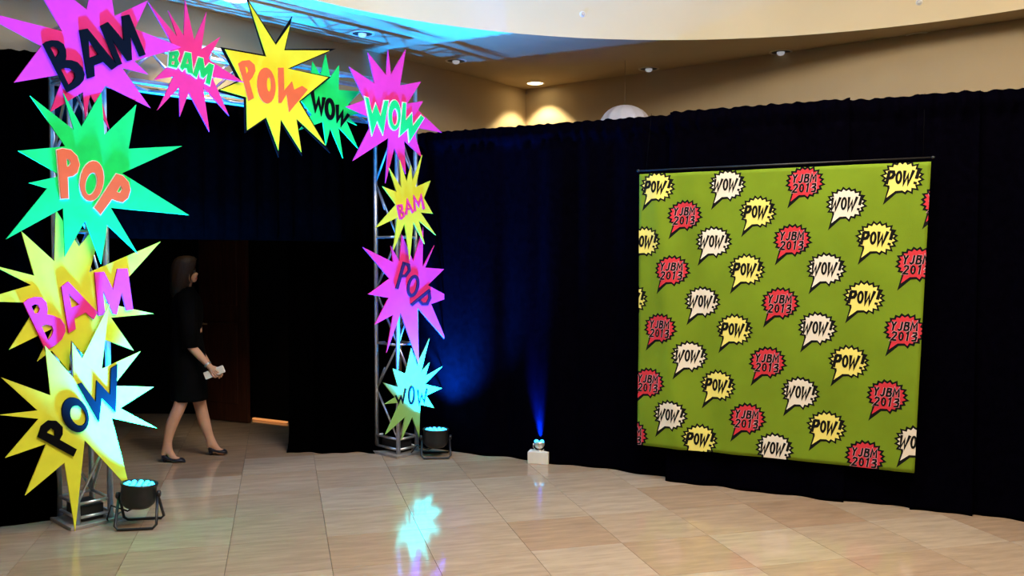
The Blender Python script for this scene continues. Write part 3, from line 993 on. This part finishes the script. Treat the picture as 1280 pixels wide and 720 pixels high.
BUB = [('P',822,234),('W',909,231),('Y',1006,228),('P',1128,222),('Y',856,269),('P',947,265),('W',1058,255),
       ('P',806,302),('W',892,302),('Y',990,300),('P',1096,298),('Y',1178,252),('Y',841,338),('P',933,337),('W',1033,336),('Y',1146,330),
       ('P',789,373),('W',878,377),('Y',975,379),('P',1080,372),('Y',826,410),('P',918,412),('W',1022,410),('Y',1131,413),
       ('W',862,445),('Y',959,453),('P',1061,452),('Y',811,478),('P',897,482),('W',1000,491),('Y',1109,495),
       ('W',839,518),('Y',934,523),('P',1033,534),('Y',790,543),('P',875,549),('W',968,561),('Y',1081,571),('W',1145,553)]
for i, (k, px, py) in enumerate(BUB):
    c = bpl(px, py)
    sd = {'P': 11, 'W': 12, 'Y': 13}[k]
    tw = [(c.x - ru * 0.66, c.y - rv * 0.62), (c.x - ru * 0.86, c.y - rv * 1.48), (c.x - ru * 0.26, c.y - rv * 0.86)]
    o = print_mesh('speech_bubble', [[bubble_outline(c.x, c.y, ru, rv, 0.17, sd, tw)]], 'print_black', banner, 0.0028)
    if o is None: continue
    ti = [(c.x - ru * 0.56, c.y - rv * 0.56), (c.x - ru * 0.70, c.y - rv * 1.08), (c.x - ru * 0.30, c.y - rv * 0.72)]
    print_mesh('bubble_fill', [[bubble_outline(c.x, c.y, ru * 0.84, rv * 0.84, 0.16, sd, ti)]],
               {'P': 'print_yellow', 'W': 'print_white', 'Y': 'print_red'}[k], o, 0.0040)
    if k == 'Y':
        halo = text_shapes('YJBM', c.x, c.y + rv * 0.24, ru * 1.22, rv * 0.48, ru * 0.125) + text_shapes('2013', c.x, c.y - rv * 0.32, ru * 1.2, rv * 0.48, ru * 0.125)
        print_mesh('lettering_halo', halo, 'print_lilac', o, 0.0050)
        shp = text_shapes('YJBM', c.x, c.y + rv * 0.24, ru * 1.22, rv * 0.48, ru * 0.088) + text_shapes('2013', c.x, c.y - rv * 0.32, ru * 1.2, rv * 0.48, ru * 0.088)
    else:
        shp = text_shapes('POW!' if k == 'P' else 'WOW!', c.x, c.y + rv * 0.02, ru * 1.42, rv * 0.72, ru * (0.15 if k == 'P' else 0.13), 0.16)
    print_mesh('lettering', shp, 'print_black', o, 0.0062)

# ------------------------------------------------------------------ stage lights on the floor
BLUE = (0.0, 0.24, 1.0)
def par_can(base, zl, axis, label, power, yaw):
    base = Vector(base)
    root = empty('par_light', base)
    tag(root, label, 'stage light', 'blue LED floor lights')
    ax = Vector(axis).normalized()
    lens = base + Z3 * zl
    R_ = 0.108
    m = MB()
    m.lathe(lens, [(0.05, -0.145), (0.075, -0.14), (R_ * 0.97, -0.11), (R_, -0.08), (R_, 0.0), (R_ + 0.006, 0.004), (R_ + 0.006, 0.016), (R_ - 0.006, 0.016), (R_ - 0.008, 0.002), (0.0, 0.0)], axis=ax, seg=28)
    m.build('housing', 'black_plastic', root)
    a = ax.orthogonal().normalized(); b = ax.cross(a)
    for rr, nn in ((0.0, 1), (0.042, 6), (0.080, 12)):
        for k in range(nn):
            q = lens + (a * math.cos(2 * PI * k / nn) + b * math.sin(2 * PI * k / nn)) * rr + ax * 0.002
            mm = MB(); mm.lathe(q, [(0.015, 0.0), (0.014, 0.008), (0.008, 0.013), (0.0, 0.014)], axis=ax, seg=10, cap=False)
            mm.build('led_lens', 'led', root)
    ux = Vector((math.cos(yaw), math.sin(yaw), 0)); uy = Vector((-ux.y, ux.x, 0))
    hub = lens - ax * 0.06
    for sgn in (-1, 1):           # two U-shaped bracket legs
        f0 = base + uy * 0.115 * sgn + Z3 * 0.010
        m = MB()
        m.tube([hub + ux * 0.118, base + ux * 0.125 + uy * 0.10 * sgn + Z3 * 0.03, f0 + ux * 0.105, f0 - ux * 0.105, base - ux * 0.125 + uy * 0.10 * sgn + Z3 * 0.03, hub - ux * 0.118], 0.0095, 8)
        m.build('bracket', 'black_metal', root)
    for sgn in (-1, 1):
        m = MB(); m.lathe(hub + ux * 0.112 * sgn, [(0.012, 0), (0.022, 0.004), (0.022, 0.022), (0.014, 0.026)], axis=ux * sgn, seg=12)
        m.build('knob', 'black_plastic', root)
    m = MB()
    cb = hub - ax * 0.075
    m.tube([cb, cb - ux * 0.06 - Z3 * 0.03, cb - ux * 0.16 + Z3 * 0.01, base - ux * 0.20 + Z3 * 0.05, base - ux * 0.22 + uy * 0.1 + Z3 * 0.008, base - ux * 0.20 + uy * 0.3 + Z3 * 0.008], 0.006, 8)
    m.build('power_cable', 'black_plastic', root)
    light('par_lamp', 'SPOT', lens + ax * 0.03, power, BLUE, spot_size=math.radians(108), spot_blend=1.0, shadow_soft_size=0.07, aim=ax)
    return root
p1 = on_z(175, 661); p1 = p1 + (p1.normalized()) * 0.08
par_can(p1, 0.262, Vector((0.09, 0.05, 1)), 'black floor spotlight glowing blue beside the near truss leg', 4200, 0.15)
p2 = on_z(545, 571); p2 = p2 + (p2.normalized()) * 0.02
par_can(p2, 0.225, Vector((0.03, 0.02, 1)), 'black floor spotlight glowing blue beside the far truss leg', 2500, 0.1)

# small uplight on a pale block
bx = on_z(672, 580.5)
bo = MB()
ux = Vector((0.97, -0.24, 0)).normalized(); uy = Vector((0.24, 0.97, 0)).normalized()
bxc = bx + uy * 0.075
bo.box(bxc + Z3 * 0.050, ux * 0.088, uy * 0.068, (0, 0, 0.050))
tag(bevel(bo.build('riser_block', 'white_box', origin=bxc), 0.004), 'pale grey block on the floor under the twin uplight', 'block')
ur = empty('twin_uplight', bxc + Z3 * 0.100)
tag(ur, 'small silver twin eyed uplight shining blue up the drape', 'uplight')
hc = bxc + Z3 * 0.155
aim = Vector((0.02, 0.16, 1)).normalized()
m = MB(); m.lathe(hc, [(0.012, -0.040), (0.034, -0.030), (0.046, -0.008), (0.046, 0.012), (0.040, 0.020), (0.0, 0.020)], axis=aim, seg=20)
m.build('housing', 'chrome', ur)
for sg in (-1, 1):
    q = hc + ux * 0.023 * sg + aim * 0.020 - uy * 0.012
    m = MB(); m.lathe(q, [(0.0185, 0), (0.018, 0.010), (0.010, 0.017), (0.0, 0.018)], axis=(aim - uy * 0.5), seg=12, cap=False)
    m.build('led_lens', 'led', ur)
m = MB()
m.tube([hc + ux * 0.052 + Z3 * 0.005, hc + ux * 0.054 - Z3 * 0.03, hc + ux * 0.03 - Z3 * 0.050, hc - ux * 0.03 - Z3 * 0.050, hc - ux * 0.054 - Z3 * 0.03, hc - ux * 0.052 + Z3 * 0.005], 0.004, 8)
m.build('yoke', 'chrome', ur)
m = MB(); m.lathe(bxc + Z3 * 0.100, [(0.026, 0.0), (0.026, 0.004), (0.010, 0.008), (0.006, 0.012)], seg=14)
m.build('foot', 'chrome', ur)
light('uplight_lamp', 'SPOT', hc + aim * 0.05, 2200, (0.0, 0.08, 1.0), spot_size=math.radians(34), spot_blend=1.0, shadow_soft_size=0.02, aim=aim)

# ------------------------------------------------------------------ paper lantern behind the drape
lc = at_y(781, 160, 8.6)
LR = 0.26
m = MB()
rings = []
for j in range(15):
    t = PI * (j + 0.3) / 14.6
    ring_ = []
    for k in range(72):
        a = 2 * PI * k / 72
        rib = 1 - 0.07 * abs(math.cos(a * 6))
        ring_.append(lc + Vector((math.cos(a) * math.sin(t) * LR * rib, math.sin(a) * math.sin(t) * LR * rib, math.cos(t) * LR * 0.85)))
    rings.append(ring_)
m.loft(rings, cap=True)
lan = tag(m.build('paper_lantern', 'paper', origin=lc), 'white ribbed paper lantern peeking over the black drape', 'lantern')
m = MB(); m.tube([lc + Z3 * LR * 0.8, Vector((lc.x, lc.y, SOFFIT))], 0.0015, 6)
m.build('hanging_wire', 'wire', lan)

# ------------------------------------------------------------------ person walking through the passage
FWD = Vector((0.96, 0.28, 0)).normalized()          # walking direction (to the right, a little away)
LAT = Vector((-FWD.y, FWD.x, 0))                    # towards her left side (away from the camera)
YP = 7.50
def pp(px, py, dy=0.0):
    return at_y(px, py, YP + dy)
foot_n = on_z(206, 578); foot_f = on_z(262, 569)
per = empty('person', Vector((at_y(236, 500, YP).x, YP, 0)))
tag(per, 'person in black dress walking past with a white clutch', 'person')

def skin_body():
    V, E, Rr = [], [], []
    def add(p, r, parent=None):
        V.append(Vector(p)); Rr.append(r if isinstance(r, tuple) else (r, r))
        k = len(V) - 1
        if parent is not None: E.append((parent, k))
        return k
    pel = add(pp(235, 440), (0.12, 0.15))
    wai = add(pp(235, 415), (0.105, 0.125), pel)
    che = add(pp(234, 388), (0.105, 0.14), wai)
    nb = add(pp(233, 371), (0.08, 0.12), che)
    nk = add(pp(233, 361), 0.046, nb)
    nk2 = add(pp(234, 354), 0.046, nk)
    hd = add(pp(235, 345), (0.078, 0.075), nk2)
    hd2 = add(pp(234, 334), (0.088, 0.080), hd)
    hd3 = add(pp(233, 326), (0.058, 0.055), hd2)
    fc = add(pp(240.5, 344), 0.035, hd)              # face / nose / chin
    ns = add(pp(247.5, 342), 0.009, fc)
    ch = add(pp(243, 353), 0.022, fc)
    # legs: near leg trails, far leg leads
    for sd, hip, thigh, knee, calf, ank, heel, ball, toe in (
        (-1, (233, 446), (231, 478), (226, 505), (214.5, 530), (207.5, 559), (204, 571), (218, 574.5), (226, 576)),
        (1, (238, 446), (244, 478), (250, 505), (255.5, 528), (264, 553), (262, 561), (273, 564), (281, 565.5))):
        dy0 = 0.085 * sd
        yf = (foot_n.y - YP) if sd < 0 else (foot_f.y - YP)
        h = add(pp(*hip, dy0), 0.095, pel)
        t = add(pp(*thigh, dy0 * 0.9 + yf * 0.1), 0.080, h)
        k = add(pp(*knee, dy0 * 0.5 + yf * 0.5), 0.056, t)
        c = add(pp(*calf, dy0 * 0.25 + yf * 0.75), 0.054, k)
        a = add(pp(*ank, yf), 0.031, c)
        he = add(pp(*heel, yf), 0.026, a)
        b = add(pp(*ball, yf), (0.022, 0.034), a)
        to = add(pp(*toe, yf), (0.014, 0.028), b)
    # arms
    for sd, sh, el, wr, pa in ((-1, (233, 375), (237, 431), (260, 456), (266, 462.5)), (1, (234, 375), (243, 430), (262, 458), (270, 464))):
        dy = 0.165 * sd
        s0 = add(pp(*sh, dy), 0.055, nb)
        up = add(pp((sh[0] + el[0]) / 2, (sh[1] + el[1]) / 2, dy * 1.1), 0.048, s0)
        e = add(pp(*el, dy * 1.15), 0.040, up)
        fm = add(pp((el[0] + wr[0]) / 2, (el[1] + wr[1]) / 2, dy * 1.15), 0.037, e)
        w_ = add(pp(*wr, dy * 1.05), 0.025, fm)
        hnd = add(pp(*pa, dy * 1.05), (0.020, 0.034), w_)
        f0 = pp(*pa, dy * 1.05)
        near = Vector((0, sd * 1.0, 0))
        dirw = (pp(*pa, dy) - pp(*wr, dy)).normalized()
        for i, (o, ln) in enumerate(((-0.026, 0.85), (-0.009, 1.0), (0.009, 0.95), (0.026, 0.75))):
            side = dirw.cross(Vector((0, 1, 0))).normalized()
            b0_ = f0 + dirw * 0.022 + side * o + near * 0.012
            a1 = add(b0_, 0.0095, hnd)
            a2 = add(b0_ + dirw * 0.030 * ln + near * 0.008, 0.0085, a1)
            a3 = add(b0_ + dirw * 0.046 * ln - near * 0.018, 0.008, a2)
            a4 = add(b0_ + dirw * 0.040 * ln - near * 0.036, 0.007, a3)
        tb = add(f0 + side * 0.034 + dirw * 0.004 - near * 0.006, 0.0105, hnd)
        tb2 = add(f0 + side * 0.042 + dirw * 0.030 - near * 0.020, 0.009, tb)
    o0 = Vector(per['_o'])
    me = bpy.data.meshes.new('body')
    me.from_pydata([v - o0 for v in V], E, [])
    ob = bpy.data.objects.new('body', me)
    COL.objects.link(ob)
    ob.parent = per
    ob['_o'] = list(o0)
    sk = ob.modifiers.new('skin', 'SKIN')
    sk.use_smooth_shade = True
    lay = me.skin_vertices[0] if len(me.skin_vertices) else None
    if lay is None:
        bm = bmesh.new(); bm.from_mesh(me); bm.verts.layers.skin.verify(); bm.to_mesh(me); bm.free()
        lay = me.skin_vertices[0]
    for i, r in enumerate(Rr):
        lay.data[i].radius = r
        lay.data[i].use_root = (i == 0)
    sb = ob.modifiers.new('subsurf', 'SUBSURF'); sb.levels = 2; sb.render_levels = 2
    me.materials.append(MATS['skin'])
    return ob
skin_body()

def ering(c, rf, rl, n=28, tilt=0.0):
    c = Vector(c)
    return [c + FWD * (rf * math.cos(2 * PI * k / n)) + LAT * (rl * math.sin(2 * PI * k / n)) + Z3 * (tilt * math.cos(2 * PI * k / n)) for k in range(n)]
dr = MB()
prof = [((237, 499), 0.150, 0.185), ((236.5, 496), 0.154, 0.188), ((236, 475), 0.150, 0.185), ((235, 452), 0.150, 0.185), ((234.5, 432), 0.135, 0.170), ((234, 412), 0.118, 0.145),
        ((234, 395), 0.132, 0.160), ((234, 382), 0.130, 0.175), ((233.5, 372), 0.112, 0.190), ((233, 366), 0.088, 0.150), ((233, 361), 0.066, 0.085), ((233, 358), 0.058, 0.062)]
dr.loft([ering(pp(*c), rf, rl) for c, rf, rl in prof], cap=False)
for sd, sh, el in ((-1, (233, 374), (238, 435)), (1, (234, 374), (244, 434))):
    dy = 0.165 * sd
    md_ = ((sh[0] + el[0]) / 2, (sh[1] + el[1]) / 2)
    pts = [pp(sh[0], sh[1] - 7, dy * 0.50), pp(sh[0] + 0.2, sh[1] - 1, dy * 0.92), pp(sh[0] + 0.6, sh[1] + 8, dy * 1.03), pp(*md_, dy * 1.1), pp(*el, dy * 1.15)]
    dr.tube(pts, [0.055, 0.086, 0.078, 0.070, 0.060], 16, cap=True)
do = dr.build('dress', 'dress', per)
sdm = do.modifiers.new('thickness', 'SOLIDIFY'); sdm.thickness = 0.004
tag(do, 'black dress with elbow sleeves')
# hair: shoulder-length bob
hm = MB()
hc0 = pp(233, 335)
rings = []
for t, rf, rl, dx in ((0.105, 0.02, 0.02, 0.0), (0.098, 0.060, 0.058, 0.0), (0.075, 0.090, 0.085, -0.004), (0.035, 0.104, 0.096, -0.010), (-0.02, 0.104, 0.100, -0.022), (-0.08, 0.094, 0.102, -0.038), (-0.14, 0.085, 0.102, -0.050), (-0.20, 0.075, 0.098, -0.055), (-0.25, 0.060, 0.085, -0.055)):
    rg = []
    for k in range(32):
        a = 2 * PI * k / 32
        cf = math.cos(a)
        lim = 1.0
        if t < 0.05 and cf > 0.25:
            lim = 0.42 + (0.5 if math.sin(a) < -0.25 else 0.0)   # falls over the near cheek
        rg.append(hc0 + Z3 * t + FWD * (rf * cf * lim + dx) + LAT * (rl * math.sin(a)) + (FWD * 0.004 * math.sin(a * 11)))
    rings.append(rg)
hm.loft(rings, cap=True)
hm.build('hair', 'hair', per)
# face details (she looks to the right)
for sd in (-1, 1):
    e = MB(); ec = pp(240, 339) + FWD * 0.020 + LAT * 0.030 * sd
    e.lathe(ec, [(0.002, -0.010), (0.009, -0.006), (0.011, 0.0), (0.009, 0.006), (0.002, 0.010)], axis=FWD, seg=12)
    e.build('eye', 'eye', per)
    e = MB(); ec = pp(233, 341) + LAT * 0.078 * sd
    e.lathe(ec, [(0.004, -0.006), (0.022, -0.004), (0.026, 0.004), (0.016, 0.010)], axis=LAT * sd, seg=14)
    e.build('ear', 'skin', per)
e = MB(); e.tube([pp(244.5, 348.3) + LAT * 0.022, pp(245.5, 348) , pp(244.5, 348.3) - LAT * 0.022], [0.003, 0.007, 0.003], 8)
e.build('mouth', 'lips', per)
# shoes
def shoe(heel, toe, yf, lbl):
    A, B = pp(*heel, yf), pp(*toe, yf)
    d = (B - A); L = d.length; d.normalize()
    lat = Vector((-d.y, d.x, 0)).normalized(); up_ = lat.cross(d) * -1
    if up_.z < 0: up_ = -up_
    m = MB()
    rings = []
    for t, wd, h0, h1 in ((0.0, 0.020, -0.004, 0.050), (0.08, 0.030, -0.006, 0.046), (0.25, 0.032, -0.006, 0.028), (0.45, 0.036, -0.006, 0.020), (0.65, 0.043, -0.006, 0.020), (0.80, 0.041, -0.006, 0.032), (0.93, 0.028, -0.006, 0.024), (1.0, 0.010, -0.005, 0.010)):
        c = A + d * (L * t)
        rg = []
        for k in range(16):
            a = 2 * PI * k / 16
            s_ = math.sin(a)
            rg.append(c + lat * (wd * math.cos(a)) + up_ * ((h0 + h1) / 2 + (h1 - h0) / 2 * s_))
        rings.append(rg)
    m.loft(rings, cap=True)
    # block heel under the back
    hb = A + d * 0.022
    zb = max(hb.z, 0.012)
    m.tube([hb, Vector((hb.x, hb.y, max(hb.z - 0.045, 0.0)))], [0.020, 0.012], 10)
    o = m.build('shoe', 'shoe', per)
    return o
shoe((202.5, 573), (231.5, 577.5), foot_n.y - YP, '')
shoe((260.5, 562.5), (284, 566.5), foot_f.y - YP, '')
bm_ = MB()
wv = pp(260, 456, -0.173)
wd_ = (pp(266, 462.5, -0.173) - wv).normalized()
bm_.lathe(wv - wd_ * 0.004, [(0.027, -0.009), (0.031, -0.007), (0.031, 0.007), (0.027, 0.009)], axis=wd_, seg=18, cap=False)
bm_.build('bracelet', 'silver', per)
# white clutch in the near hand
ck = MB()
cc = pp(268, 465.5, -0.172)
cd = (pp(280, 460.5, -0.172) - pp(256, 470, -0.172)).normalized()
cn = Vector((0, -1, 0)); cu = cd.cross(cn).normalized()
ck.box(cc, cd * 0.088, cn * 0.014, cu * 0.032)
clo = tag(bevel(ck.build('clutch_bag', 'clutch', origin=cc), 0.008), 'small white clutch bag held in the hand of the walking person', 'clutch bag')
fl_ = MB(); fl_.box(cc + cn * 0.0155 + cu * 0.010, cd * 0.084, cn * 0.002, cu * 0.020)
bevel(fl_.build('flap', 'clutch', clo), 0.001)
cl_ = MB(); cl_.lathe(cc + cn * 0.0175 - cu * 0.008, [(0.006, 0), (0.006, 0.003), (0.003, 0.005)], axis=cn, seg=10)
cl_.build('clasp', 'silver', clo)
